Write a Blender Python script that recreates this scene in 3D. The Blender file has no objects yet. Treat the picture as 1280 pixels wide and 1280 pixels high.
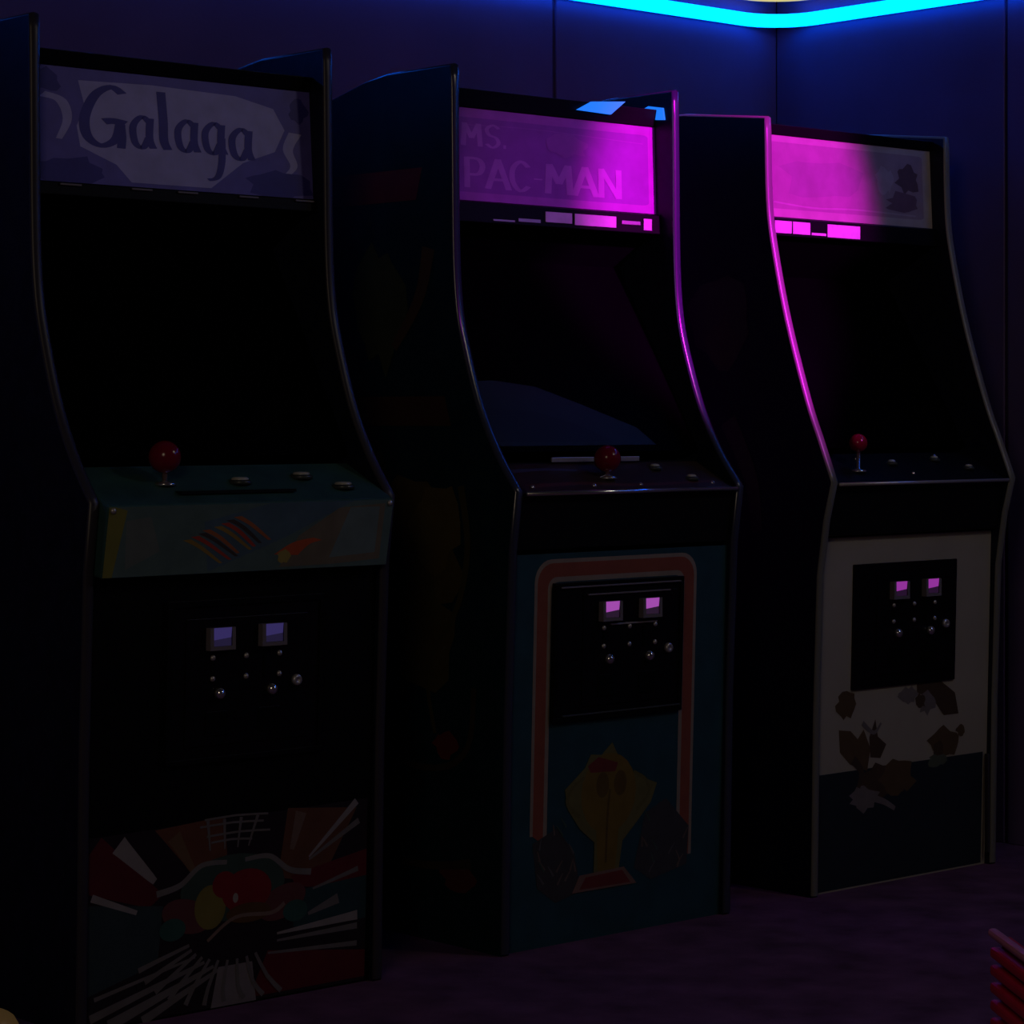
import bpy, math, random
from mathutils import Vector
random.seed(7)
scene = bpy.context.scene
COL = scene.collection
PI = math.pi

# ------------------------------------------------------------------ camera, world, lights, exposure
FPX, YAW, CAMH, HORIZON = 3200.0, math.radians(42), 1.06, 520.0
CX, CY = -3.35317, -3.74285
FW = Vector((math.sin(YAW), math.cos(YAW), 0)); RT = Vector((math.cos(YAW), -math.sin(YAW), 0))
cam_data = bpy.data.cameras.new('camera')
cam_data.sensor_fit = 'HORIZONTAL'; cam_data.sensor_width = 36.0
cam_data.lens = 36.0 * FPX / 1280.0
cam_data.shift_y = -(640.0 - HORIZON) / 1280.0
cam_data.clip_start = 0.05; cam_data.clip_end = 100
cam = bpy.data.objects.new('camera', cam_data); COL.objects.link(cam)
cam.location = (CX, CY, CAMH); cam.rotation_euler = (PI / 2, 0, -YAW)
scene.camera = cam

def ray(px, py):
    return FW + RT * ((px - 640.0) / FPX) + Vector((0, 0, -(py - HORIZON) / FPX))
def on_plane(px, py, p0, n):
    d = ray(px, py); c = Vector((CX, CY, CAMH)); n = Vector(n)
    return c + d * ((Vector(p0) - c).dot(n) / d.dot(n))

world = bpy.data.worlds.new('world'); scene.world = world; world.use_nodes = True
bg = world.node_tree.nodes['Background']
bg.inputs['Color'].default_value = (0.5, 0.4, 0.6, 1); bg.inputs['Strength'].default_value = 0.0

def aim(o, target):
    o.rotation_euler = (Vector(target) - o.location).to_track_quat('-Z', 'Y').to_euler()
def lamp(name, kind, loc, target, watts, colour, **kw):
    d = bpy.data.lights.new(name, kind); d.energy = watts; d.color = colour
    for k, v in kw.items(): setattr(d, k, v)
    o = bpy.data.objects.new(name, d); COL.objects.link(o); o.location = loc
    aim(o, target); return o
# magenta stage spots on the ceiling, aimed at and below the two right-hand marquees
lamp('magenta_spot', 'SPOT', (0.95, -2.75, 2.60), (0.86, 0.14, 1.50), 700, (1.0, 0.001, 1.0),
     spot_size=math.radians(18.4), spot_blend=0.5, shadow_soft_size=0.03)
lamp('magenta_low_spot', 'SPOT', (1.15, -2.75, 2.60), (0.87, 0.10, 1.20), 260, (0.95, 0.01, 1.0),
     spot_size=math.radians(11.0), spot_blend=0.4, shadow_soft_size=0.03)
lamp('violet_soft_spot', 'SPOT', (0.45, -2.75, 2.60), (0.34, 0.14, 1.44), 90, (0.55, 0.02, 1.0),
     spot_size=math.radians(16.5), spot_blend=1.0, shadow_soft_size=0.05)
# dim ceiling lamp over the middle of the room
lamp('ceiling_lamp', 'AREA', (1.25, -2.2, 2.62), (0.9, -0.9, 0.0), 3.6, (1.0, 0.88, 0.76), shape='DISK', size=0.32)
# warm lamp on the near side of the room
lamp('warm_lamp', 'AREA', (-3.6, -3.0, 2.3), (-0.5, -0.9, 0.3), 8.0, (1.0, 0.78, 0.54), shape='DISK', size=1.0)

vs = scene.view_settings
scene.display_settings.display_device = 'sRGB'
vs.view_transform = 'Standard'; vs.look = 'None'; vs.exposure = 0.0; vs.gamma = 1.0
vs.use_curve_mapping = False

# ------------------------------------------------------------------ materials
MATS = {}
def mat(key, col, rough=0.5, spec=0.5, metal=0.0, emit=None, estr=0.0, noise=0.0, nscale=30.0, bump=0.0, bscale=200.0, coat=0.0):
    if key in MATS: return MATS[key]
    m = bpy.data.materials.new(key); m.use_nodes = True
    nt = m.node_tree; b = nt.nodes['Principled BSDF']
    b.inputs['Base Color'].default_value = (*col, 1); b.inputs['Roughness'].default_value = rough
    b.inputs['Specular IOR Level'].default_value = spec; b.inputs['Metallic'].default_value = metal
    b.inputs['Coat Weight'].default_value = coat; b.inputs['Coat Roughness'].default_value = 0.12
    if emit:
        b.inputs['Emission Color'].default_value = (*emit, 1); b.inputs['Emission Strength'].default_value = estr
    if noise or bump:
        tc = nt.nodes.new('ShaderNodeTexCoord')
    if noise:
        n = nt.nodes.new('ShaderNodeTexNoise'); n.inputs['Scale'].default_value = nscale; n.inputs['Detail'].default_value = 6
        r = nt.nodes.new('ShaderNodeValToRGB')
        r.color_ramp.elements[0].position = 0.3; r.color_ramp.elements[1].position = 0.7
        r.color_ramp.elements[0].color = (*[c * (1 - noise) for c in col], 1)
        r.color_ramp.elements[1].color = (*[min(1, c * (1 + noise)) for c in col], 1)
        nt.links.new(tc.outputs['Object'], n.inputs['Vector']); nt.links.new(n.outputs['Fac'], r.inputs['Fac'])
        nt.links.new(r.outputs['Color'], b.inputs['Base Color'])
    if bump:
        n2 = nt.nodes.new('ShaderNodeTexNoise'); n2.inputs['Scale'].default_value = bscale; n2.inputs['Detail'].default_value = 4
        bp = nt.nodes.new('ShaderNodeBump'); bp.inputs['Strength'].default_value = bump; bp.inputs['Distance'].default_value = 0.002
        nt.links.new(tc.outputs['Object'], n2.inputs['Vector']); nt.links.new(n2.outputs['Fac'], bp.inputs['Height'])
        nt.links.new(bp.outputs['Normal'], b.inputs['Normal'])
    MATS[key] = m; return m

mat('wall_paint', (0.13, 0.085, 0.22), 0.8, 0.2, noise=0.12, nscale=3.0, bump=0.15, bscale=120)
mat('wall_joint', (0.07, 0.05, 0.12), 0.9, 0.1)
mat('ceiling_paint', (0.03, 0.03, 0.05), 0.9, 0.1, noise=0.1)
mat('carpet', (0.13, 0.058, 0.115), 0.95, 0.1, noise=0.35, nscale=9.0, bump=0.6, bscale=260)
mat('black_laminate', (0.008, 0.010, 0.022), 0.40, 0.25, noise=0.3, nscale=40)
mat('black_trim', (0.003, 0.003, 0.004), 0.5, 0.12)
mat('black_door', (0.004, 0.003, 0.005), 0.4, 0.2, noise=0.3, nscale=90, bump=0.2, bscale=500)
mat('glass', (0.0012, 0.0012, 0.0014), 0.4, 0.005)
mat('screen', (0.002, 0.002, 0.002), 0.2, 0.1)
mat('navy_side', (0.004, 0.006, 0.018), 0.4, 0.2, noise=0.2, nscale=20)
mat('teal_side', (0.006, 0.022, 0.030), 0.45, 0.2, noise=0.2, nscale=20)
mat('teal_front', (0.019, 0.064, 0.086), 0.5, 0.2, noise=0.15, nscale=14)
mat('blue_edge', (0.035, 0.04, 0.07), 0.22, 0.6)
mat('grey_edge', (0.04, 0.036, 0.05), 0.38, 0.4)
mat('white_edge', (0.17, 0.17, 0.155), 0.3, 0.5)
mat('chrome', (0.85, 0.84, 0.85), 0.17, 0.5, metal=0.9)
mat('dull_metal', (0.55, 0.53, 0.55), 0.38, 0.5, metal=0.6)
mat('red_ball', (0.20, 0.004, 0.022), 0.18, 0.5)
mat('button_white', (0.45, 0.45, 0.43), 0.3, 0.5)
mat('button_dark', (0.05, 0.06, 0.06), 0.3, 0.5)
mat('panel_black', (0.006, 0.007, 0.008), 0.4, 0.2)
mat('cp_teal', (0.032, 0.09, 0.088), 0.5, 0.25, noise=0.2, nscale=18)
mat('cp_brown', (0.06, 0.03, 0.02), 0.5, 0.25, noise=0.3, nscale=30)

# ------------------------------------------------------------------ mesh helpers
def link(o, parent=None):
    COL.objects.link(o)
    if parent is not None: o.parent = parent
    return o
def mesh_obj(name, verts, faces, mats, parent=None, idx=None, smooth=False):
    me = bpy.data.meshes.new(name)
    me.from_pydata([tuple(v) for v in verts], [], faces)
    if not isinstance(mats, (list, tuple)): mats = [mats]
    for m in mats: me.materials.append(MATS[m] if isinstance(m, str) else m)
    if idx:
        for p, i in zip(me.polygons, idx): p.material_index = i
    if smooth:
        for p in me.polygons: p.use_smooth = True
    me.validate(); me.update()
    return link(bpy.data.objects.new(name, me), parent)
def tag(o, label, cat, group=None):
    o['label'] = label; o['category'] = cat
    if group: o['group'] = group
    return o
def struct(o):
    o['kind'] = 'structure'; return o
def empty(name, loc, rz=0.0):
    o = bpy.data.objects.new(name, None); o.empty_display_size = 0.1
    o.location = loc; o.rotation_euler = (0, 0, rz); COL.objects.link(o); return o
def box_vf(x0, x1, y0, y1, z0, z1):
    v = [(x0,y0,z0),(x1,y0,z0),(x1,y1,z0),(x0,y1,z0),(x0,y0,z1),(x1,y0,z1),(x1,y1,z1),(x0,y1,z1)]
    f = [(0,3,2,1),(4,5,6,7),(0,1,5,4),(1,2,6,5),(2,3,7,6),(3,0,4,7)]
    return v, f
def box(name, b, m, parent=None, bevel=0.0):
    v, f = box_vf(*b)
    o = mesh_obj(name, v, f, m, parent)
    if bevel:
        md = o.modifiers.new('bevel', 'BEVEL'); md.width = bevel; md.segments = 2
    return o
def prism_x(name, prof, x0, x1, m, parent=None, bevel=0.0):
    """closed (y,z) outline extruded along x"""
    n = len(prof)
    v = [(x0, y, z) for y, z in prof] + [(x1, y, z) for y, z in prof]
    f = [tuple(range(n)), tuple(range(2 * n - 1, n - 1, -1))]
    for i in range(n):
        j = (i + 1) % n; f.append((i, i + n, j + n, j))
    o = mesh_obj(name, v, f, m, parent)
    if bevel:
        md = o.modifiers.new('bevel', 'BEVEL'); md.width = bevel; md.segments = 2; md.limit_method = 'ANGLE'
    import bmesh
    bm = bmesh.new(); bm.from_mesh(o.data); bmesh.ops.recalc_face_normals(bm, faces=bm.faces); bm.to_mesh(o.data); bm.free()
    return o
def lathe_vf(prof, centre, axis=(0, 0, 1), seg=20):
    a = Vector(axis).normalized()
    t = Vector((1, 0, 0)) if abs(a.x) < 0.9 else Vector((0, 1, 0))
    u = a.cross(t).normalized(); w = a.cross(u)
    c = Vector(centre); v = []; f = []
    for r, h in prof:
        for k in range(seg):
            an = 2 * PI * k / seg
            v.append(c + a * h + (u * math.cos(an) + w * math.sin(an)) * r)
    for i in range(len(prof) - 1):
        for k in range(seg):
            k2 = (k + 1) % seg
            f.append((i*seg+k, i*seg+k2, (i+1)*seg+k2, (i+1)*seg+k))
    f.append(tuple(range(seg - 1, -1, -1))); f.append(tuple((len(prof)-1)*seg + k for k in range(seg)))
    return v, f
def lathe(name, prof, centre, m, parent=None, axis=(0, 0, 1), seg=20, smooth=True):
    v, f = lathe_vf(prof, centre, axis, seg)
    return mesh_obj(name, v, f, m, parent, smooth=smooth)
def ball_prof(r, n=10):
    return [(max(1e-4, r * math.sin(PI * i / n)), -r * math.cos(PI * i / n)) for i in range(n + 1)]
def smooth_path(pts, per=6):
    """Catmull-Rom through 2-D points"""
    out = []
    P = [pts[0]] + list(pts) + [pts[-1]]
    for i in range(1, len(P) - 2):
        p0, p1, p2, p3 = P[i-1], P[i], P[i+1], P[i+2]
        for k in range(per):
            t = k / per
            out.append(tuple(0.5 * (2*p1[q] + (p2[q]-p0[q])*t + (2*p0[q]-5*p1[q]+4*p2[q]-p3[q])*t*t + (3*p1[q]-p0[q]-3*p2[q]+p3[q])*t**3) for q in (0, 1)))
    out.append(tuple(pts[-1])); return out
def stroke(pts, w0, w1=None, per=6):
    """a flat brush stroke (outline polygon) along 2-D points"""
    w1 = w0 if w1 is None else w1
    p = smooth_path(pts, per); L, R = [], []
    for i, (x, y) in enumerate(p):
        a = p[max(0, i-1)]; b = p[min(len(p)-1, i+1)]
        dx, dy = b[0]-a[0], b[1]-a[1]; l = math.hypot(dx, dy) or 1
        w = (w0 + (w1 - w0) * i / (len(p) - 1)) / 2
        L.append((x - dy/l*w, y + dx/l*w)); R.append((x + dy/l*w, y - dx/l*w))
    return ('strip', L, R)
def ellipse(cx, cy, rx, ry, n=22, rot=0.0):
    return [(cx + rx*math.cos(t)*math.cos(rot) - ry*math.sin(t)*math.sin(rot), cy + rx*math.cos(t)*math.sin(rot) + ry*math.sin(t)*math.cos(rot)) for t in [2*PI*k/n for k in range(n)]]
def blob(cx, cy, rx, ry, seed, n=16, j=0.3):
    rr = random.Random(seed)
    return [(cx + rx*math.cos(t)*(1+rr.uniform(-j, j)), cy + ry*math.sin(t)*(1+rr.uniform(-j, j))) for t in [2*PI*k/n for k in range(n)]]
def round_rect(x0, x1, y0, y1, r, n=6):
    out = []
    for cx, cy, a in ((x1-r, y1-r, 0), (x0+r, y1-r, PI/2), (x0+r, y0+r, PI), (x1-r, y0+r, 1.5*PI)):
        out += [(cx + r*math.cos(a+PI/2*k/n), cy + r*math.sin(a+PI/2*k/n)) for k in range(n+1)]
    return out
def ink(rgb, rough=0.5, spec=0.25):
    return mat('ink_%02d_%02d_%02d_%02d' % (*[int(c * 99) for c in rgb], int(rough*99)), rgb, rough, spec, noise=0.10, nscale=25)
def print_on(name, parent, shapes, place, lift=0.0005, step=0.00003, rough=0.5, spec=0.25):
    """flat printed artwork: list of (rgb, polygon or strip) laid one over the other; place(u, v, h) gives the 3-D point"""
    V, Fc, I, M = [], [], [], []
    for k, (rgb, sh) in enumerate(shapes):
        m = ink(rgb, rough, spec)
        if m not in M: M.append(m)
        mi = M.index(m); h = lift + step * k; b = len(V)
        if sh[0] == 'strip':
            L, R = sh[1], sh[2]; n = len(L)
            V += [place(u, v, h) for u, v in L] + [place(u, v, h) for u, v in R]
            for i in range(n - 1): Fc.append((b+i, b+n+i, b+n+i+1, b+i+1)); I.append(mi)
        else:
            V += [place(u, v, h) for u, v in sh]; Fc.append(tuple(range(b, b + len(sh)))); I.append(mi)
    return mesh_obj(name, V, Fc, M, parent, idx=I)

# ------------------------------------------------------------------ the room
XR, YB, XL, YF, ZC = 1.812, 0.925, -4.3, -6.3, 2.75
struct(box('floor', (XL - 0.1, XR + 0.1, YF - 0.1, YB + 0.1, -0.1, 0.0), 'carpet'))
struct(box('ceiling', (XL, XR, YF, YB, ZC, ZC + 0.1), 'ceiling_paint'))
wb = struct(box('wall_back', (XL, XR + 0.1, YB, YB + 0.1, 0, ZC), 'wall_joint'))
wr = struct(box('wall_right', (XR, XR + 0.1, YF, YB, 0, ZC), 'wall_joint'))
struct(box('wall_left', (XL - 0.1, XL, YF, YB, 0, ZC), 'wall_paint'))
struct(box('wall_front', (XL - 0.1, XR + 0.1, YF - 0.1, YF, 0, ZC), 'wall_paint'))
edges = [XR, 0.985, -1.455, -3.6, XL]
for a, b in zip(edges[1:], edges[:-1]):
    box('wall_panel', (a + 0.006, b - (0.006 if b != XR else 0.008), YB - 0.008, YB + 0.002, 0.0, ZC), 'wall_paint', wb, 0.003)
edges = [YB - 0.008, 0.155, -1.065, -2.285, -3.505, -4.725, YF]
for a, b in zip(edges[1:], edges[:-1]):
    box('wall_panel', (XR - 0.008, XR + 0.002, a + 0.005, b - (0.005 if b < 0.5 else 0), 0.0, ZC), 'wall_paint', wr, 0.003)

# cyan light strip running along both walls and round the corner
mat('cyan_light', (0.02, 0.1, 0.1), 0.5, 0.2, emit=(0.0, 0.14, 1.0), estr=10.0)
mat('yellow_light', (0.1, 0.1, 0.05), 0.5, 0.2, emit=(1.0, 0.9, 0.35), estr=0.6)
mat('strip_channel', (0.05, 0.05, 0.06), 0.5, 0.3)
def light_strip(name, label, z0, z1, m, xend, yend, thick):
    yo, xo = YB - 0.008, XR - 0.008
    r = 0.15
    def path(off):
        p = [(xend, yo - off), (xo - r, yo - off)]
        c = (xo - r, yo - r)
        rr = r - off
        p += [(c[0] + rr*math.cos(a), c[1] + rr*math.sin(a)) for a in [PI/2*(1 - k/8) for k in range(1, 9)]]
        p += [(xo - off, yend)]
        return p
    root = empty(name, (xo, yo, z0)); tag(root, label, 'light')
    def ribbon(nm, oa, ob, za, zb, mm):
        A, B = path(oa), path(ob); n = len(A); v = []
        for P_, z in ((A, za), (B, za), (B, zb), (A, zb)): v += [(x - xo, y - yo, z - z0) for x, y in P_]
        f = [(q*n+i, q*n+i+1, ((q+1) % 4)*n+i+1, ((q+1) % 4)*n+i) for i in range(n-1) for q in range(4)]
        f += [(0, n, 2*n, 3*n), (4*n-1, 3*n-1, 2*n-1, n-1)]
        return mesh_obj(nm, v, f, mm, root)
    ribbon('channel', 0.001, 0.010, z0 + 0.002, z1 - 0.002, 'strip_channel')
    ribbon('light_tube', 0.0105, 0.010 + thick, z0, z1, m)
light_strip('light_strip', 'bright cyan light strip bending round the corner high on the walls', 2.098, 2.132, 'cyan_light', -2.6, -2.6, 0.012)
light_strip('light_strip', 'pale yellow light strip just above the cyan strip in the corner', 2.167, 2.177, 'yellow_light', 1.45, 0.6, 0.008)

# ------------------------------------------------------------------ arcade machines
T = 0.020                                   # side panel thickness
PROF_A = [(0, 0), (-0.009, 0.464), (-0.023, 0.794), (-0.040, 0.912)], [(-0.040, 0.912), (0.017, 0.982), (0.072, 1.076), (0.118, 1.200), (0.138, 1.284), (0.147, 1.400), (0.150, 1.60), (0.152, 1.763)], [(0.352, 1.762), (0.43, 1.752), (0.51, 1.733), (0.80, 1.66), (0.80, 0)]
PROF_B = [(0, 0), (-0.006, 0.391), (-0.017, 0.709), (-0.036, 0.832), (-0.058, 0.915)], [(-0.058, 0.915), (-0.02, 1.005), (0.018, 1.095), (0.077, 1.273), (0.117, 1.436), (0.133, 1.544), (0.138, 1.727)], [(0.391, 1.754), (0.78, 1.758), (0.78, 0)]

def front_y(z, y0, z1=0.79, y1=-0.012):     # plane of the lower front panel
    return y0 + (y1 - y0) * z / z1

def side_panel(root, prof, xa, m, edge_m):
    low, mid, top = prof
    front = low[:-1] + smooth_path(mid, 5)
    outline = front + top
    sp = prism_x('side_panel', outline, xa, xa + T, m, root)
    path = [(front[0][0], 0.004)] + front[1:] + top[:-1]
    n = len(path); v = []; f = []
    sec = [(0.0, -0.001), (0.0, 0.0018), (0.22, 0.0042), (0.5, 0.0052), (0.78, 0.0042), (1.0, 0.0018), (1.0, -0.001)]
    for i, (y, z) in enumerate(path):
        a = path[max(0, i-1)]; b = path[min(n-1, i+1)]
        dy, dz = b[0]-a[0], b[1]-a[1]; l = math.hypot(dy, dz)
        ny, nz = -dz/l, dy/l
        for s, o in sec: v.append((xa - 0.0004 + s*(T + 0.0008), y + ny*o, z + nz*o))
    k = len(sec)
    for i in range(n-1):
        for j in range(k-1): f.append((i*k+j, i*k+j+1, (i+1)*k+j+1, (i+1)*k+j))
    mesh_obj('edge_trim', v, f, edge_m, sp, smooth=True)
    return sp

def coin_door(root, wloc, fy, u0, u1, z0, z1, lit, frame=True, plate='black_door'):
    """u in cabinet coordinates from the left outer side"""
    X = lambda u: u - wloc
    y = lambda z, h: fy(z) - h
    def slab(name, a, b, c, d, h0, h1, m, parent):
        v = [(X(a), y(c, h0), c), (X(b), y(c, h0), c), (X(b), y(d, h0), d), (X(a), y(d, h0), d),
             (X(a), y(c, h1), c), (X(b), y(c, h1), c), (X(b), y(d, h1), d), (X(a), y(d, h1), d)]
        f = [(0,1,2,3), (4,7,6,5), (0,4,5,1), (1,5,6,2), (2,6,7,3), (3,7,4,0)]
        o = mesh_obj(name, v, f, m, parent)
        md = o.modifiers.new('bevel', 'BEVEL'); md.width = 0.0012; md.segments = 2
        return o
    d = slab('coin_door', u0, u1, z0, z1, -0.002, 0.006, plate, root)
    if frame:
        for a, b, c, e in ((u0, u1, z1-0.012, z1), (u0, u1, z0, z0+0.010), (u0, u0+0.010, z0+0.010, z1-0.012), (u1-0.010, u1, z0+0.010, z1-0.012)):
            slab('frame_rail', a, b, c, e, 0.005, 0.010, 'black_trim', d)
    slab('door_leaf', 0.205, 0.472, 0.475, 0.702, 0.005, 0.0085, plate, d)
    for bu, bz in ((0.247, 0.683), (0.361, 0.690)):
        # coin reject button: a lit window in a moulded surround
        w, h = 0.055, 0.040
        zc = 0.665 if bu < 0.3 else 0.6665
        vv = []; ff = []; ii = []
        def quad(pts, mi):
            b = len(vv); vv.extend(pts); ff.append(tuple(range(b, b+4))); ii.append(mi)
        def P(a, c, hh): return (X(bu + a*w), y(zc, hh), zc - h/2 + c*h)
        H0, H1 = 0.008, 0.022
        quad([P(0,0,H1), P(1,0,H1), P(1,.18,H1), P(0,.18,H1)], 0)
        quad([P(0,.18,H1), P(.14,.18,H1), P(.14,1,H1), P(0,1,H1)], 0)
        quad([P(.86,.18,H1), P(1,.18,H1), P(1,1,H1), P(.86,1,H1)], 0)
        quad([P(.14,.18,H1-.003), P(.86,.18,H1-.003), P(.86,.55,H1-.003), P(.14,.45,H1-.003)], 2)
        quad([P(.14,.45,H1-.003), P(.86,.55,H1-.003), P(.86,1,H1-.001), P(.14,1,H1-.001)], 1)
        quad([P(0,0,H0), P(1,0,H0), P(1,0,H1), P(0,0,H1)], 0)
        quad([P(0,1,H1), P(1,1,H1), P(1,1,H0), P(0,1,H0)], 0)
        quad([P(0,0,H0), P(0,0,H1), P(0,1,H1), P(0,1,H0)], 0)
        quad([P(1,0,H0), P(1,1,H0), P(1,1,H1), P(1,0,H1)], 0)
        mesh_obj('reject_button', vv, ff, lit, d, idx=ii)
        slab('coin_slot', bu + 0.012, bu + 0.020, 0.590, 0.632, 0.008, 0.0105, 'black_trim', d)
    ax = (0, -1, 0)
    for su in (0.262, 0.335, 0.409):
        for sz in (0.631, 0.594):
            lathe('screw', [(0.0055, 0), (0.0055, 0.0015), (0.0036, 0.0036), (0.0004, 0.0046)], (X(su), y(sz, 0.0085), sz), 'dull_metal', d, ax, 10)
    for su in (0.276, 0.391):
        lathe('return_knob', [(0.0105, 0), (0.0105, 0.006), (0.0080, 0.011), (0.0005, 0.0135)], (X(su), y(0.567, 0.0085), 0.567), 'chrome', d, ax, 14)
        slab('return_cup', su - 0.028, su + 0.020, 0.492, 0.536, 0.008, 0.0105, 'black_trim', d)
    lathe('lock', [(0.0105, 0), (0.0105, 0.005), (0.0090, 0.008), (0.0035, 0.0085), (0.0030, 0.0065), (0.0004, 0.0065)], (X(0.447), y(0.580, 0.0085), 0.580), 'dull_metal', d, ax, 14)
    return d

def joystick(root, base, r, mball='red_ball', h=0.040):
    j = lathe('joystick', [(0.019, -0.002), (0.019, 0.002), (0.010, 0.005), (0.0050, 0.006), (0.0050, h)], base, 'chrome', root, seg=14)
    lathe('ball_knob', ball_prof(r, 12), (base[0], base[1], base[2] + h + r*0.9), mball, j, seg=24)
def button(root, base, m='button_white', r=0.0135):
    b = lathe('button', [(r+0.004, -0.002), (r+0.004, 0.003), (r+0.001, 0.006), (r, 0.004)], base, 'button_dark', root, seg=16)
    lathe('plunger', [(r-0.001, 0.002), (r-0.001, 0.008), (r-0.004, 0.0105), (0.0005, 0.0110)], base, m, b, seg=16)

def cabinet_shell(x0, w, prof, name, label, sides, edge_m, top_z, mq, ret_y, base_y):
    """mq = marquee (y_bottom, z_bottom, y_top, z_top)"""
    hw = w / 2
    root = empty(name, (x0 + hw, 0, 0)); tag(root, label, 'arcade machine', 'upright arcade machines along the wall')
    L = side_panel(root, prof, -hw, sides[0], edge_m)
    R = side_panel(root, prof, hw - T, sides[1], edge_m)
    a, b = -hw + T, hw - T
    yb = prof[2][-1][0]
    box('back_panel', (a, b, yb - 0.022, yb - 0.006, 0.03, 1.64), 'black_laminate', root)
    prism_x('roof_panel', [(mq[2] + 0.01, top_z), (yb - 0.02, 1.645), (yb - 0.02, 1.630), (mq[2] + 0.01, top_z - 0.016)], a, b, 'black_laminate', root)
    prism_x('top_retainer', [(mq[2] - 0.012, top_z), (mq[2] + 0.02, top_z), (mq[2] + 0.02, mq[3] - 0.004), (mq[2] - 0.004, mq[3] - 0.004)], a, b, 'black_trim', root, 0.002)
    prism_x('speaker_panel', [(mq[0] + 0.004, 1.462), (mq[0] + 0.014, 1.462), (0.325, 1.395), (0.318, 1.385)], a, b, 'black_trim', root)
    return root, L, R, a, b

def marquee(root, a, b, mq):
    yb, zb, yt, zt = mq
    v = [(a, yb, zb), (b, yb, zb), (b, yt, zt), (a, yt, zt)]
    th = 0.004
    v += [(x, y + th, z) for x, y, z in v]
    f = [(0,1,2,3), (7,6,5,4), (0,4,5,1), (1,5,6,2), (2,6,7,3), (3,7,4,0)]
    return v, f
def marquee_place(a, b, mq):
    yb, zb, yt, zt = mq
    n = Vector((0, -(zt - zb), (yt - yb))).normalized()
    def place(u, t, h):                     # u, t in 0..1
        return Vector((a + (b - a) * u, yb + (yt - yb) * t, zb + (zt - zb) * t)) + n * h
    return place

def monitor(root, a, b, bot, top):
    (y0, z0), (y1, z1) = bot, top
    n = Vector((0, -(z1 - z0), (y1 - y0))).normalized()
    def place(u, t, h): return Vector((a + (b - a) * u, y0 + (y1 - y0) * t, z0 + (z1 - z0) * t)) + n * h
    def sheet(nm, shape, holes, h, m):
        pass
    # cardboard bezel as four pieces round the tube, then the smoked glass in front
    bz = mesh_obj('bezel', [place(*q) for q in [(0,0,-.006),(1,0,-.006),(1,1,-.006),(0,1,-.006),(.14,.12,-.02),(.86,.12,-.02),(.86,.9,-.02),(.14,.9,-.02)]],
                  [(0,1,5,4),(1,2,6,5),(2,3,7,6),(3,0,4,7)], 'black_trim', root)
    g = 8; v = []; f = []
    for i in range(g+1):
        for j in range(g+1):
            u, t = .14 + .72*i/g, .12 + .78*j/g
            bul = 0.016 * (1 - (2*i/g-1)**2) * (1 - (2*j/g-1)**2)
            v.append(place(u, t, -.024 + bul))
    for i in range(g):
        for j in range(g): f.append((i*(g+1)+j, (i+1)*(g+1)+j, (i+1)*(g+1)+j+1, i*(g+1)+j+1))
    mesh_obj('picture_tube', v, f, 'screen', bz, smooth=True)
    return place, bz

def front_place(w, fy, shift=0.0):
    hw = w / 2 - shift
    return lambda u, z, h: Vector((u - hw, fy(z) - h, z))

# lit coin button materials: surround, lit window, unlit window
mat('button_surround', (0.20, 0.18, 0.21), 0.3, 0.5)
mat('coin_violet', (0.05, 0.05, 0.08), 0.4, 0.4, emit=(0.22, 0.16, 0.75), estr=0.13)
mat('coin_violet_dim', (0.05, 0.05, 0.08), 0.4, 0.4, emit=(0.22, 0.16, 0.6), estr=0.05)
mat('coin_pink', (0.05, 0.05, 0.08), 0.4, 0.4, emit=(0.62, 0.12, 0.72), estr=0.55)
mat('coin_pink_dim', (0.05, 0.05, 0.08), 0.4, 0.4, emit=(0.3, 0.12, 0.35), estr=0.06)
mat('coin_magenta', (0.05, 0.05, 0.08), 0.4, 0.4, emit=(0.55, 0.06, 0.62), estr=0.50)
mat('coin_magenta_dim', (0.05, 0.05, 0.08), 0.4, 0.4, emit=(0.25, 0.06, 0.32), estr=0.06)

# ================================================================== machine 1 (left)
x0, w = -0.984, 0.669
MQ = (0.182, 1.472, 0.196, 1.689)
root, L, R, a, b = cabinet_shell(x0, w, PROF_A, 'arcade_cabinet', 'black arcade machine with blue script-lettered marquee and blue control panel, leftmost of three', ('black_laminate', 'black_laminate'), 'grey_edge', 1.713, MQ, 0.15, 0.012)
c1 = root
v, f = marquee(root, a, b, MQ)
mat('marquee_blue', (0.22, 0.22, 0.36), 0.45, 0.25, noise=0.25, nscale=12)
m1 = mesh_obj('marquee', v, f, 'marquee_blue', root)
pl = marquee_place(a, b, MQ)
DK, MID, LT = (0.06, 0.05, 0.34), (0.15, 0.13, 0.55), (0.44, 0.42, 0.88)
sh = []
sh.append((MID, [(0, 0), (1, 0), (1, 1), (0, 1)]))
sh.append((LT, [(.17,.88),(.42,.90),(.72,.88),(.86,.80),(.90,.62),(.86,.42),(.74,.30),(.66,.14),(.62,.06),(.34,.06),(.29,.20),(.17,.33),(.16,.50),(.19,.66)]))
sh.append((LT, stroke([(.05,.74),(.11,.70),(.13,.55),(.10,.38)], .05, .02)))
sh.append((LT, stroke([(.94,.60),(.91,.45),(.93,.30),(.88,.18)], .05, .015)))
sh.append((DK, blob(.05, .86, .06, .10, 3))); sh.append((DK, blob(.13, .12, .13, .12, 4))); sh.append((DK, blob(.86, .12, .12, .13, 5)))
sh.append((DK, blob(.955, .80, .035, .10, 6)))
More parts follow.
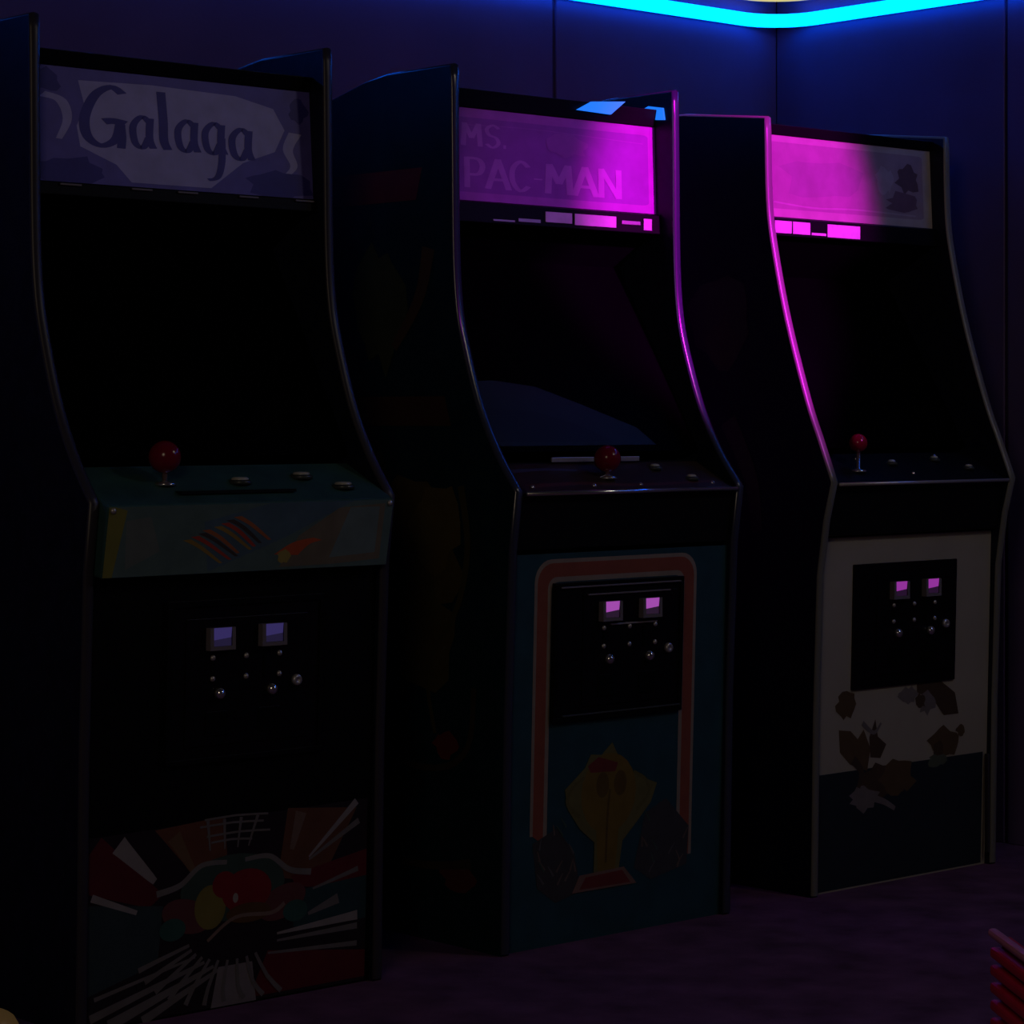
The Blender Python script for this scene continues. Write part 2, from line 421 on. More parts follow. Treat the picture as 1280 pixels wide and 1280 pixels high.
def A_(x, s=0.75, y=.39): return [stroke([(x+.052*s,y+.19),(x+.02*s,y+.235),(x-.022*s,y+.15),(x-.015*s,y+.01),(x+.02*s,y-.03),(x+.048*s,y+.06)], .034*s), stroke([(x+.058*s,y+.225),(x+.052*s,y+.06),(x+.068*s,y-.03)], .036*s)]
def wr_(s_):
    sh.append(((0.07, 0.06, 0.38), s_))
# G
wr_(stroke([(.318,.80),(.28,.85),(.225,.77),(.188,.58),(.195,.42),(.24,.35),(.290,.41),(.308,.54)], .036))
wr_(stroke([(.252,.555),(.285,.565),(.325,.55)], .050)); wr_(stroke([(.308,.56),(.312,.44),(.308,.34)], .030))
for s_ in A_(.368): wr_(s_)
wr_(stroke([(.452,.85),(.457,.60),(.457,.44),(.470,.36)], .032))
for s_ in A_(.525): wr_(s_)
for s_ in A_(.622): wr_(s_)
wr_(stroke([(.664,.50),(.662,.30),(.645,.16),(.610,.13)], .028, .022))
for s_ in A_(.720, .78, .36): wr_(s_)
print_on('marquee_art', m1, sh, pl, rough=0.45, spec=0.25)
# lower retainer with small screws
lr = prism_x('lower_retainer', [(MQ[0] - 0.014, 1.452), (MQ[0] - 0.012, 1.476), (MQ[0] + 0.004, 1.478), (MQ[0] + 0.006, 1.452)], a, b, 'black_trim', root, 0.002)
for u in (.12, .36, .52, .74, .95):
    box('clip', (a + (b-a)*u - 0.022, a + (b-a)*u + 0.022, MQ[0] - 0.0165, MQ[0] - 0.0135, 1.470, 1.4735), 'button_surround', lr, 0.0008)
pm, bz = monitor(root, a, b, (0.075, 0.985), (0.318, 1.388))
mesh_obj('monitor_glass', [pm(u, t, h) for h in (.0, .004) for u, t in ((0,0),(1,0),(1,1),(0,1))], [(0,3,2,1),(4,5,6,7),(0,1,5,4),(1,2,6,5),(2,3,7,6),(3,0,4,7)], 'glass', root)
# control box: sloped top and printed front
cp = prism_x('control_panel', [(-0.066, 0.907), (0.075, 0.972), (0.075, 0.80), (-0.044, 0.782)], a + 0.002, b - 0.002, 'cp_teal', root, 0.004)
def cpf(u, t, h): return Vector((a + 0.004 + (b-a-0.008)*u, -0.0665 + 0.0225*(1-t) - h, 0.784 + 0.121*t))
sk = [((0.10,0.165,0.16), [(0,0),(1,0),(1,1),(0,1)]),
      ((0.20,0.20,0.05), [(0,0),(.03,0),(.06,.95),(.02,1),(0,1)]),
      ((0.14,0.175,0.165), [(.07,.1),(.18,.35),(.14,.85),(.06,.8)]),
      ((0.08,0.14,0.19), [(.35,.02),(.62,.5),(.85,1),(.55,1),(.32,.75)]),
      ((0.17,0.15,0.11), [(.60,.04),(.66,.5),(.80,.9),(.97,.95),(.97,.1),(.80,.05)]),
      ((0.14,0.20,0.20), [(.78,.15),(.84,.9),(.95,.9),(.95,.2)])]
rr = random.Random(5)
for k in range(8):
    u, t = .265 + .024*k + rr.uniform(-.008, .008), .50 + .045*k
    sk.append((((0.30,0.20,0.05), (0.42,0.06,0.04), (0.06,0.05,0.05), (0.36,0.12,0.05))[k % 4], stroke([(u, t), (u + .05, t - .12), (u + .11 + rr.uniform(0, .02), t - .36)], .030, .012)))
sk.append(((0.50,0.10,0.04), stroke([(.62,.22),(.67,.38),(.73,.44)], .09, .05))); sk.append(((0.34,0.28,0.08), blob(.615,.20,.025,.10,9)))
print_on('panel_art', cp, sk, cpf)
def cpt(u, t): return (a + (b-a)*u, -0.060 + 0.130*t, 0.9105 + 0.058*t)
joystick(cp, (-0.799 - x0 - w/2, 0.005, 0.940), 0.029, h=0.022)
for X_, t in ((-0.637, .50), (-0.487, .62), (-0.422, .30)):
    p = cpt((X_ - x0 - w/2 - a)/(b-a), t); button(cp, p, 'button_white', 0.017)
box('instruction_strip', (a + 0.17, a + 0.42, -0.040, -0.014, 0.9235, 0.9285), 'panel_black', cp).rotation_euler = (0, 0, 0)
for X_ in (a + 0.012, b - 0.012):
    lathe('bolt', [(0.0055, 0), (0.0055, 0.002), (0.003, 0.004), (0.0004, 0.0045)], (X_, -0.0655, 0.899), 'dull_metal', cp, (0, -1, 0), 10)
fy = lambda z: front_y(z, 0.012)
fp = prism_x('front_panel', [(0.012, 0.0), (-0.012, 0.786), (0.004, 0.786), (0.028, 0.0)], a, b, 'black_trim', root)
coin_door(root, w/2 - 0.011, fy, 0.165, 0.510, 0.445, 0.735, ['button_surround', 'coin_violet', 'coin_violet_dim'])
# starburst print on the lower front
P1 = front_place(w, fy, 0.012)
sk = []; U0, U1, Z0, Z1 = 0.010, 0.626, 0.004, 0.345
cx_, cz_ = 0.325, 0.185
sk.append(((0.018,0.012,0.018), [(U0,Z0),(U1,Z0),(U1,Z1),(U0,Z1-.01)]))
sk.append(((0.10,0.012,0.02), [(U0,.30),(U0+.03,.335),(U0+.16,.22),(U0+.13,.20),(U0,.24)]))
sk.append(((0.13,0.05,0.03), [(.15,.335),(.30,.345),(.31,.22),(.24,.24)])); sk.append(((0.12,0.05,0.03), [(.44,.345),(.60,.33),(.52,.20),(.42,.22)]))
sk.append(((0.11,0.012,0.02), [(U1,.25),(U1,.17),(.46,.20),(.45,.22)])); sk.append(((0.11,0.015,0.02), [(.36,.01),(U1,.01),(U1,.06),(.40,.09)]))
sk.append(((0.03,0.05,0.06), [(U0,.22),(.17,.20),(.16,.10),(U0,.06)])); sk.append(((0.02,0.05,0.06), [(U1,.20),(.44,.19),(.46,.12),(U1,.12)]))
W1, W2 = (0.26,0.24,0.25), (0.15,0.14,0.145)
rays = [((.075,.318),.036,(.152,.245),.012,W1),((.022,.232),.014,(.115,.195),.008,W1),((.60,.342),.014,(.49,.250),.004,W1),((.606,.305),.012,(.49,.245),.004,W2),((.606,.215),.010,(.50,.190),.004,W2),
        ((.606,.128),.018,(.42,.118),.004,W1),((.606,.108),.012,(.42,.105),.004,W2),((.606,.075),.010,(.40,.085),.004,W2),((.022,.022),.016,(.26,.088),.006,W2),((.06,.005),.022,(.28,.078),.006,W2),
        ((.030,.055),.008,(.24,.100),.004,W2),((.13,.003),.018,(.29,.070),.006,W2),((.47,.335),.026,(.45,.268),.010,(0.17,0.11,0.09)),((.19,.32),.03,(.235,.25),.01,(0.15,0.09,0.05)),((.56,.165),.02,(.49,.145),.006,W2)]
for p, wa, q, wb_, col in rays: sk.append((col, stroke([p, ((p[0]+q[0])/2, (p[1]+q[1])/2), q], wa, wb_, 3)))
sk.append(((0.20,0.18,0.20), [(.275,.003),(.375,.003),(.365,.075),(.29,.075)]))
for zz, ua, ub in ((.342,.255,.395),(.330,.245,.385),(.312,.26,.40),(.300,.27,.36)): sk.append((W2, stroke([(ua,zz),((ua+ub)/2,zz+.002),(ub,zz-.002)], .004, .004, 2)))
for uu, uv in ((.262,.268),(.298,.300),(.335,.328),(.372,.352)): sk.append((W2, stroke([(uu,.340),((uu+uv)/2,.315),(uv,.286)], .007, .003, 2)))
# plain generic emblem: ringed crest of coloured lobes
sk.append(((0.04,0.07,0.06), ellipse(cx_-.005, .215, .115, .060)))
for s in (-1, 1):
    sk.append(((0.17,0.16,0.16), stroke([(cx_+s*.02,.262),(cx_+s*.075,.262),(cx_+s*.12,.232),(cx_+s*.17,.222)], .008, .012)))
    sk.append(((0.12,0.04,0.045), ellipse(cx_+s*.105, .175, .055, .030, rot=s*.3)))
    sk.append(((0.03,0.09,0.08), ellipse(cx_+s*.135, .155, .028, .020)))
sk.append(((0.19,0.16,0.04), ellipse(cx_-.055, .185, .034, .040))); sk.append(((0.20,0.012,0.02), ellipse(cx_+.025, .205, .055, .040)))
sk.append(((0.20,0.012,0.02), ellipse(cx_-.025, .222, .026, .024))); sk.append(((0.10,0.05,0.02), ellipse(cx_+.03, .165, .05, .018)))
for u_, z_ in ((.0,.195),): sk.append(((0.30,0.28,0.26), ellipse(cx_+u_, z_, .006, .009)))
sk.append(((0.20,0.14,0.12), stroke([(cx_-.06,.125),(cx_,.160),(cx_+.08,.158),(cx_+.11,.172)], .006, .008)))
for k in range(10):
    an = PI*1.05 + k*0.21; sk.append((W2, stroke([(cx_+.10*math.cos(an), .13+.045*math.sin(an)), (cx_+.16*math.cos(an), .12+.085*math.sin(an)), (cx_+.21*math.cos(an+.05), .11+.11*max(-.9, math.sin(an)))], .006, .010, 2)))
print_on('front_art', fp, sk, P1)
box('kick_plate', (a, b, 0.030, 0.045, 0.0, 0.05), 'black_trim', root)

# ================================================================== machine 2 (middle)
x0, w = -0.012, 0.652
MQ = (0.200, 1.500, 0.206, 1.694)
root, L, R, a, b = cabinet_shell(x0, w, PROF_A, 'arcade_cabinet', 'teal arcade machine with pink marquee and pink-striped front panel, middle of three', ('teal_side', 'black_laminate'), 'blue_edge', 1.728, MQ, 0.15, 0.012)
v, f = marquee(root, a, b, MQ)
mat('marquee_pink', (0.40, 0.17, 0.36), 0.45, 0.25, noise=0.2, nscale=14)
m2 = mesh_obj('marquee', v, f, 'marquee_pink', root)
pl = marquee_place(a, b, MQ)
sk = [((0.40,0.09,0.44), [(0,0),(1,0),(1,1),(0,1)]), ((0.28,0.06,0.36), round_rect(.055,.965,.09,.88,.03)),
      ((0.33,0.08,0.40), stroke([(.10,.80),(.40,.82),(.70,.80),(.94,.78)], .010, .010))]
LC = (0.42,0.14,0.48)
def st(p, ww=.020): sk.append((LC, stroke(p, ww, ww, 4)))
def letter(ch, x, y, s, hgt):
    q = lambda u, t: (x + u*s, y + t*hgt)
    ww = .30*s
    G = {'M': [[(0,0),(.08,1)],[(.08,1),(.5,.35)],[(.5,.35),(.92,1)],[(.92,1),(1,0)]],
         'S': [[(.95,.85),(.55,1),(.1,.82),(.25,.55),(.75,.45),(.92,.2),(.5,0),(.05,.15)]],
         'P': [[(.1,0),(.1,1)],[(.1,.97),(.7,.95),(.92,.72),(.7,.46),(.1,.44)]],
         'A': [[(0,0),(.5,1)],[(.5,1),(1,0)],[(.22,.32),(.78,.32)]],
         'C': [[(.95,.82),(.55,1),(.12,.75),(.1,.3),(.5,0),(.95,.18)]],
         'N': [[(.05,0),(.05,1)],[(.05,1),(.95,0)],[(.95,0),(.95,1)]],
         '-': [[(.1,.45),(.9,.45)]], '.': [[(.3,0),(.3,.16)]]}[ch]
    for pts in G:
        P_ = [q(*p) for p in pts]
        if len(P_) == 2: P_ = [P_[0], ((P_[0][0]+P_[1][0])/2, (P_[0][1]+P_[1][1])/2), P_[1]]
        st(P_, ww)
for ch, x, s in (('M', .095, .075), ('S', .195, .062), ('.', .268, .04)): letter(ch, x, .58, s, .24)
for ch, x, s in (('P', .10, .085), ('A', .20, .095), ('C', .305, .085), ('-', .405, .05), ('M', .475, .105), ('A', .60, .105), ('N', .725, .095)): letter(ch, x, .14, s, .32)
sk.append(((0.32,0.08,0.38), blob(.56, .68, .11, .12, 12, j=.22)))
print_on('marquee_art', m2, sk, pl, rough=0.45, spec=0.25)
lr = prism_x('lower_retainer', [(MQ[0] - 0.016, 1.455), (MQ[0] - 0.014, 1.496), (MQ[0] + 0.004, 1.502), (MQ[0] + 0.006, 1.455)], a, b, 'black_trim', root, 0.002)
mat('foil', (0.62, 0.55, 0.62), 0.3, 0.5, noise=0.1)
def plate(parent, X0_, X1_, z0, z1, m, y=MQ[0]-0.0165):
    return box('label_plate', (X0_ - x0 - w/2, X1_ - x0 - w/2, y - 0.0012, y + 0.001, z0, z1), m, parent, 0.0006)
plate(lr, .13, .19, 1.460, 1.464, 'dull_metal'); plate(lr, .20, .262, 1.462, 1.469, 'dull_metal')
plate(lr, .276, .352, 1.465, 1.487, 'foil'); plate(lr, .360, .482, 1.463, 1.487, 'foil'); plate(lr, .50, .555, 1.472, 1.480, 'dull_metal'); plate(lr, .565, .590, 1.462, 1.487, 'foil')
pm, bz = monitor(root, a, b, (0.075, 0.985), (0.318, 1.388))
mesh_obj('monitor_glass', [pm(u, t, h) for h in (.0, .004) for u, t in ((0,0),(1,0),(1,1),(0,1))], [(0,3,2,1),(4,5,6,7),(0,1,5,4),(1,2,6,5),(2,3,7,6),(3,0,4,7)], 'glass', root)
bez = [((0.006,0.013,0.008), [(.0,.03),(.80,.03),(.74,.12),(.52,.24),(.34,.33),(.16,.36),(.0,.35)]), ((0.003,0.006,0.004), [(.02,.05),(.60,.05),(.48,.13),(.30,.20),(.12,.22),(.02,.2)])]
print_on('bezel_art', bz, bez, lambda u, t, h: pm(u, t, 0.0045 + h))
# control panel with a bright metal lip, black box below
cp = prism_x('control_panel', [(-0.046, 0.905), (0.075, 0.968), (0.075, 0.80), (-0.016, 0.795), (-0.030, 0.893)], a + 0.001, b - 0.001, 'panel_black', root, 0.003)
lathe('lip', [(0.0045, 0), (0.0045, b - a - 0.012)], (a + 0.006, -0.0465, 0.9075), 'chrome', cp, (1, 0, 0), 12)
def cpt2(u, t, h=0): return Vector((a + 0.004 + (b-a-0.008)*u, -0.046 + 0.121*t - 0.46*h, 0.9052 + 0.063*t + 0.89*h))
sk = [((0.035,0.02,0.014), [(.02,.06),(.98,.06),(.98,.92),(.02,.92)]), ((0.09,0.03,0.02), stroke([(.06,.25),(.30,.30),(.55,.22),(.94,.28)], .10, .06)), ((0.05,0.05,0.10), stroke([(.05,.7),(.2,.74),(.36,.70)], .10, .05))]
print_on('panel_art', cp, sk, lambda u, t, h: cpt2(u, t, h))
joystick(cp, tuple(cpt2((0.286 - x0 - w/2 - a)/(b-a), .45)), 0.028, h=0.014)
for X_, t in ((.456, .70), (.523, .35)): button(cp, tuple(cpt2((X_ - x0 - w/2 - a)/(b-a), t)), 'button_white', 0.011)
for X_, t in ((.221, .22), (.355, .22), (.05, .22), (.57, .22)):
    lathe('bolt', [(0.0055, 0), (0.0055, 0.002), (0.003, 0.0045), (0.0004, 0.005)], tuple(cpt2((X_ - x0 - w/2 - a)/(b-a), t)), 'chrome', cp, (0, -.46, .89), 10)
box('instruction_strip', (0.18 - x0 - w/2, 0.43 - x0 - w/2, 0.060, 0.064, 0.966, 0.976), 'dull_metal', cp, 0.001)
fy = lambda z: front_y(z, 0.012)
fp = prism_x('front_panel', [(0.012, 0.0), (-0.012, 0.786), (0.004, 0.786), (0.028, 0.0)], a, b, 'teal_front', root)
P2 = front_place(w, fy, 0.003)
PK, CR = (0.26,0.075,0.05), (0.28,0.23,0.19)
def arch(inset):
    ua, ub, zt = .077+inset, .538-inset, .775-inset
    r = max(.012, .045 - inset*.6)
    arc = [(ua, .225-.02*(inset>0.03)), (ua, zt-r)] + [(ua + r - r*math.cos(t), zt - r + r*math.sin(t)) for t in [PI/2*k/6 for k in range(1, 7)]]
    arc += [(ub - r + r*math.sin(t), zt - r + r*math.cos(t)) for t in [PI/2*k/6 for k in range(0, 7)]] + [(ub, .140+.02*(inset>0.03))]
    return arc
def band(i0, i1): return ('strip', arch(i0), arch(i1))
sk = [(CR, band(0, .010)), (PK, band(.008, .038)), (CR, band(.036, .046))]
# plain generic ornament in place of the printed figure: golden lobed shape on a red plinth, dark foliage
GO, GD, OL = (0.17,0.115,0.025), (0.11,0.07,0.02), (0.14,0.13,0.05)
sk.append(((0.05,0.05,0.055), [(.085,.21),(.15,.235),(.20,.18),(.22,.10),(.15,.085),(.10,.12)])); sk.append(((0.05,0.052,0.06), [(.40,.24),(.46,.265),(.53,.20),(.525,.12),(.42,.10),(.37,.13)]))
rr = random.Random(8)
for k in range(26):
    uu = rr.choice((rr.uniform(.09,.21), rr.uniform(.39,.53))); zz = rr.uniform(.10,.235); dx = rr.uniform(-.02,.02)
    sk.append((rr.choice(((0.10,0.10,0.10),(0.13,0.10,0.085),(0.05,0.09,0.07))), stroke([(uu,zz),(uu+dx*.5,zz+.012),(uu+dx,zz+.022)], .005, .002, 2)))
sk.append((OL, [(.170,.310),(.205,.335),(.225,.350),(.240,.375),(.270,.372),(.300,.395),(.312,.375),(.335,.345),(.375,.320),(.432,.300),(.415,.262),(.375,.225),(.335,.190),(.325,.130),(.255,.128),(.255,.195),(.215,.225),(.180,.268)]))
sk.append((GO, ellipse(.293,.292,.078,.082))); sk.append((GO, [(.258,.24),(.325,.24),(.315,.135),(.265,.135)]))
sk.append(((0.16,0.03,0.03), [(.232,.352),(.262,.368),(.318,.352),(.310,.335),(.240,.338)]))
sk.append((GD, ellipse(.275,.310,.018,.026))); sk.append((GD, ellipse(.325,.310,.018,.026))); sk.append((GD, stroke([(.296,.30),(.290,.24),(.288,.15)], .006, .006, 3)))
for s in (-1, 1): sk.append(((0.12,0.11,0.04), stroke([(.293+s*.08,.25),(.293+s*.115,.28),(.293+s*.105,.31),(.293+s*.07,.33)], .010, .006)))
sk.append(((0.20,0.12,0.10), [(.195,.098),(.215,.132),(.340,.136),(.378,.098)])); sk.append(((0.17,0.035,0.035), [(.215,.103),(.232,.126),(.335,.130),(.360,.102)]))
print_on('front_art', fp, sk, P2)
cd2 = coin_door(root, w/2 - 0.003, fy, 0.125, 0.492, 0.447, 0.727, ['button_surround', 'coin_pink', 'coin_pink_dim'])
for ua, ub, zz, mm in ((0.215, 0.450, 0.7005, 'button_surround'), (0.280, 0.412, 0.6375, 'dull_metal'), (0.140, 0.480, 0.7175, 'button_surround'), (0.150, 0.485, 0.4600, 'button_dark')):
    box('trim_bar', (ua + 0.003 - w/2, ub + 0.003 - w/2, fy(zz) - 0.0125, fy(zz) - 0.0075, zz - 0.0016, zz + 0.0016), mm, cd2, 0.0006)
box('kick_plate', (a, b, 0.030, 0.045, 0.0, 0.05), 'black_trim', root)
# two added glowing patches standing in for blue reflections near the roof
XI = x0 + w - T
def inner(px, py):
    p = on_plane(px, py, (XI, 0, 0), (1, 0, 0)); return (p.y, p.z)
mat('reflection_glow', (0.05, 0.2, 0.4), 0.4, 0.3, emit=(0.012, 0.20, 1.0), estr=1.0)
def blue_reflection(poly, front):
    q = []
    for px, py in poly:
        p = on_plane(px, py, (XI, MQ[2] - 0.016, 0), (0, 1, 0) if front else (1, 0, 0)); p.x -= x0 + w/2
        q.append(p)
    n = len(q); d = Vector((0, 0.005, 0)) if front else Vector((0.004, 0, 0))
    mesh_obj('blue_reflection', [p - (d * 0 if front else d) for p in q] + [p + d * (1 if front else 0.05) for p in q], [tuple(range(n)), tuple(range(2*n-1, n-1, -1))] + [(i, (i+1) % n, (i+1) % n + n, i + n) for i in range(n)], 'reflection_glow', root)
blue_reflection([(722,137),(740,127),(782,127),(764,143)], True)
blue_reflection([(788,146),(812,133),(830,135),(832,150),(806,150)], False)
# printed side: red bar and golden shapes
hw = w/2
def LS(y, z, h): return Vector((-hw - h, y, z))
sk = [((0.07,0.012,0.012), [(.26,1.50),(.60,1.50),(.60,1.565),(.24,1.565)]), ((0.03,0.014,0.008), [(.15,1.04),(.45,1.04),(.45,1.10),(.17,1.10)]),
      ((0.04,0.03,0.010), blob(.26,.80,.13,.15,21)), ((0.055,0.040,0.012), blob(.20,.84,.07,.09,22)), ((0.035,0.028,0.010), blob(.24,.62,.10,.12,23)), ((0.015,0.018,0.010), blob(.40,.86,.06,.12,24)),
      ((0.03,0.026,0.010), stroke([(.12,.92),(.10,.80),(.13,.68),(.22,.55),(.20,.42)], .02, .01)), ((0.025,0.030,0.012), blob(.38,1.28,.08,.12,25)), ((0.04,0.022,0.010), stroke([(.22,1.40),(.25,1.30),(.33,1.20)], .04, .02)),
      ((0.07,0.012,0.014), blob(.17,.40,.035,.025,26)), ((0.022,0.016,0.012), stroke([(.08,.52),(.10,.40),(.20,.35),(.42,.36)], .016, .012)), ((0.05,0.012,0.012), blob(.13,.14,.05,.03,27)), ((0.022,0.018,0.012), stroke([(.09,.17),(.25,.15),(.50,.16)], .02, .01))]
sk = [(tuple(min(0.4, c * 1.8) for c in rgb), q) for rgb, q in sk]
print_on('side_art', L, sk, LS)

# ================================================================== machine 3 (right)
x0, w = 0.902, 0.655
MQ = (0.172, 1.512, 0.181, 1.703)
root, L, R, a, b = cabinet_shell(x0, w, PROF_B, 'arcade_cabinet', 'black arcade machine with cream and navy front panel by the room corner, rightmost of three', ('navy_side', 'black_laminate'), 'white_edge', 1.722, MQ, 0.13, 0.012)
v, f = marquee(root, a, b, MQ)
mat('marquee_cream', (0.42, 0.36, 0.34), 0.45, 0.25, noise=0.15, nscale=14)
m3 = mesh_obj('marquee', v, f, 'marquee_cream', root)
pl = marquee_place(a, b, MQ)
sk = [((0.40,0.34,0.33), [(0,0),(1,0),(1,1),(0,1)]), ((0.30,0.22,0.26), round_rect(.04,.95,.10,.90,.03)),
      ((0.12,0.07,0.09), blob(.86,.60,.07,.17,31)), ((0.16,0.09,0.13), blob(.83,.28,.10,.14,32)), ((0.36,0.28,0.33), blob(.72,.55,.05,.16,33)), ((0.26,0.20,0.24), blob(.35,.50,.22,.25,34)),
      ((0.38,0.30,0.34), stroke([(.08,.18),(.30,.14),(.55,.16),(.90,.14)], .02, .02))]
print_on('marquee_art', m3, sk, pl, rough=0.45, spec=0.25)
lr = prism_x('lower_retainer', [(MQ[0] - 0.016, 1.468), (MQ[0] - 0.014, 1.508), (MQ[0] + 0.004, 1.514), (MQ[0] + 0.006, 1.468)], a, b, 'black_trim', root, 0.002)
yy = MQ[0] - 0.0165
for A0, A1, z0, z1, mm in ((.955, 1.012, 1.474, 1.502, 'foil'), (1.016, 1.075, 1.474, 1.502, 'foil'), (1.135, 1.25, 1.472, 1.502, 'foil'), (1.08, 1.13, 1.474, 1.480, 'foil')):
    box('label_plate', (A0 - x0 - w/2, A1 - x0 - w/2, yy - 0.0012, yy + 0.001, z0, z1), mm, lr, 0.0006)
pm, bz = monitor(root, a, b, (0.075, 0.985), (0.318, 1.388))
mesh_obj('monitor_glass', [pm(u, t, h) for h in (.0, .004) for u, t in ((0,0),(1,0),(1,1),(0,1))], [(0,3,2,1),(4,5,6,7),(0,1,5,4),(1,2,6,5),(2,3,7,6),(3,0,4,7)], 'glass', root)
cp = prism_x('control_panel', [(-0.058, 0.908), (0.075, 0.975), (0.075, 0.80), (-0.022, 0.795), (-0.040, 0.896)], a + 0.001, b - 0.001, 'panel_black', root, 0.003)
lathe('lip', [(0.004, 0), (0.004, b - a - 0.012)], (a + 0.006, -0.0585, 0.910), 'dull_metal', cp, (1, 0, 0), 12)
def cpt3(X_, t, h=0): return (X_ - x0 - w/2, -0.058 + 0.133*t - 0.45*h, 0.9085 + 0.0665*t + 0.89*h)
joystick(cp, cpt3(1.058, .42), 0.021, h=0.044)
for X_, t in ((1.206, .62), (1.376, .72), (1.454, .42)): button(cp, cpt3(X_, t), 'button_white', 0.010)
for X_, t in ((1.11, .80), (1.231, .30), (1.40, .86)):
    lathe('bolt', [(0.0055, 0), (0.0055, 0.002), (0.003, 0.0045), (0.0004, 0.005)], cpt3(X_, t), 'chrome', cp, (0, -.46, .89), 10)
fy3 = lambda z: front_y(z, 0.016, 0.79, -0.004)
mat('cream_panel', (0.36, 0.33, 0.27), 0.55, 0.2, noise=0.06, nscale=6)
fp = prism_x('front_panel', [(0.016, 0.0), (-0.004, 0.790), (0.012, 0.790), (0.032, 0.0)], a, b, 'cream_panel', root)
P3 = front_place(w, fy3, 0.010)
NV = (0.018,0.027,0.037)
BR, BR2, GY = (0.10,0.065,0.035), (0.07,0.045,0.03), (0.17,0.15,0.15)
sk = [(NV, [(.013,.004),(.610,.004),(.610,.267),(.013,.265)]),
      (BR, blob(.115,.415,.035,.030,41)), (BR, [(.09,.36),(.13,.355),(.155,.335),(.175,.355),(.20,.31),(.19,.26),(.13,.28),(.095,.31)]), (BR2, [(.215,.375),(.225,.335),(.255,.315),(.235,.285),(.20,.29),(.195,.335)]),
      (BR2, blob(.245,.235,.085,.045,42)), (BR, blob(.30,.235,.06,.04,43)), (GY, blob(.18,.20,.05,.028,44)), (GY, stroke([(.20,.20),(.25,.185),(.29,.165)], .018, .010)),
      (BR2, [(.36,.445),(.44,.450),(.50,.415),(.515,.365),(.46,.365),(.42,.405),(.36,.425)]), (GY, blob(.40,.40,.035,.025,45)), (GY, blob(.33,.42,.03,.02,46)), (BR2, blob(.375,.405,.018,.016,47)),
      (BR, blob(.46,.30,.055,.035,48)), (BR2, blob(.445,.285,.022,.020,49)), ((0.09,0.11,0.08), blob(.44,.262,.035,.014,50)), (BR, blob(.525,.325,.016,.013,51)), (GY, stroke([(.17,.37),(.21,.345),(.235,.365)], .012, .006)),
      ((0.06,0.04,0.03), stroke([(.14,.29),(.17,.26),(.16,.225)], .022, .012))]
print_on('front_art', fp, sk, P3)
box('edge_strip', (b - 0.012, b - 0.004, -0.004, 0.006, 0.03, 0.262), 'grey_edge', fp, 0.001)
coin_door(root, w/2 - 0.010, fy3, 0.128, 0.492, 0.447, 0.728, ['button_surround', 'coin_magenta', 'coin_magenta_dim'], frame=False)
box('kick_plate', (a, b, 0.034, 0.049, 0.0, 0.05), 'black_trim', root)
hw = w/2
sk = [((0.016,0.012,0.010), blob(.28,1.28,.09,.10,61)), ((0.020,0.012,0.008), blob(.26,1.22,.05,.05,62)), ((0.012,0.012,0.010), stroke([(.25,1.05),(.18,.92),(.16,.80)], .05, .03)),
      ((0.05,0.010,0.010), blob(.34,.60,.05,.12,63)), ((0.02,0.018,0.016), stroke([(.36,.74),(.30,.68),(.22,.62)], .03, .012)), ((0.018,0.010,0.008), blob(.30,.42,.05,.08,64))]
sk = [(tuple(c * 1.8 for c in rgb), q) for rgb, q in sk]
print_on('side_art', L, sk, lambda y, z, h: Vector((-hw - h, y, z)))

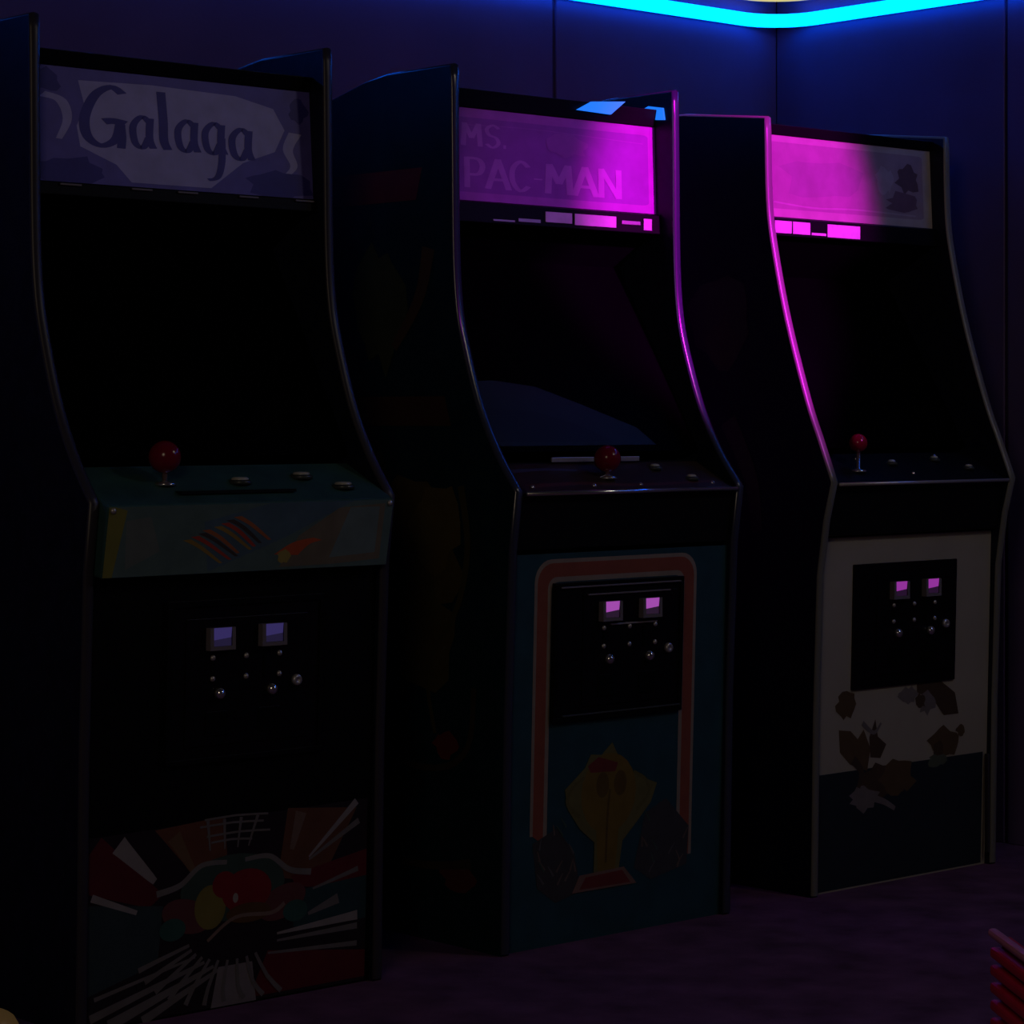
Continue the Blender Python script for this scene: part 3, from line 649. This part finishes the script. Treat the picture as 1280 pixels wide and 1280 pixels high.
# ------------------------------------------------------------------ red slatted bench, lower right
mat('red_plastic', (0.50, 0.012, 0.03), 0.35, 0.4, noise=0.15, nscale=20)
mat('red_backing', (0.42, 0.005, 0.015), 0.6, 0.2)
mat('rail_highlight', (0.50, 0.16, 0.19), 0.35, 0.4)  # pink colour stands in for the highlight along the top rail
far = Vector((CX, CY, 0)) + FW * 3.0 + RT * ((1243 - 640.0) / FPX * 3.0)
bench = empty('slatted_bench', (far.x, far.y, 0), PI - YAW + math.radians(90 + 4.8) - PI / 2)
tag(bench, 'low red bench with a ribbed slatted back, cut off at lower right', 'bench')
# local +y runs from the far end towards the camera, local -x points right in the photograph
BH, BL = 0.462, 1.05
box('backing_board', (-0.018, -0.008, 0.004, BL, 0.05, BH - 0.012), 'red_backing', bench)
sl = None
for k in range(19):
    z = BH - 0.030 - k * 0.0205
    if sl is None:
        sl = box('slat', (-0.009, 0.006, 0.0, BL, -0.0065, 0.0065), 'red_plastic', bench, 0.004); sl.location = (0, 0, z)
    else:
        r = sl.copy(); COL.objects.link(r); r.parent = bench; r.location = (0, 0, z)
box('top_rail', (-0.004, 0.008, -0.002, BL + 0.002, BH - 0.012, BH - 0.002), 'rail_highlight', bench, 0.004)
for k in range(4):
    box('seat_board', (-0.115 - 0.092 * k, -0.030 - 0.092 * k, 0.01, BL - 0.01, 0.215, 0.240), 'red_plastic', bench, 0.005)
for y in (0.06, BL - 0.10):
    box('leg', (-0.050, -0.018, y, y + 0.04, 0.0, 0.40), 'red_backing', bench, 0.004)
    box('leg', (-0.385, -0.350, y, y + 0.04, 0.0, 0.215), 'red_backing', bench, 0.004)
    box('stretcher', (-0.350, -0.050, y + 0.01, y + 0.03, 0.185, 0.215), 'red_backing', bench)

# ------------------------------------------------------------------ small amber floor light, lower left
mat('amber_dome', (0.20, 0.11, 0.03), 0.35, 0.4, emit=(1.0, 0.60, 0.22), estr=0.03)
p = on_plane(-14, 1302, (0, 0, 0), (0, 0, 1))
am = empty('floor_light', (p.x, p.y, 0)); tag(am, 'small amber dome light on the floor at the lower left', 'light')
lathe('base', [(0.058, 0.0), (0.058, 0.010), (0.054, 0.014)], (0, 0, 0), 'black_trim', am, seg=28)
lathe('dome', [(0.052, 0.013), (0.050, 0.028), (0.042, 0.042), (0.034, 0.048), (0.026, 0.052), (0.015, 0.055), (0.001, 0.056)], (0, 0, 0), 'amber_dome', am, seg=28)
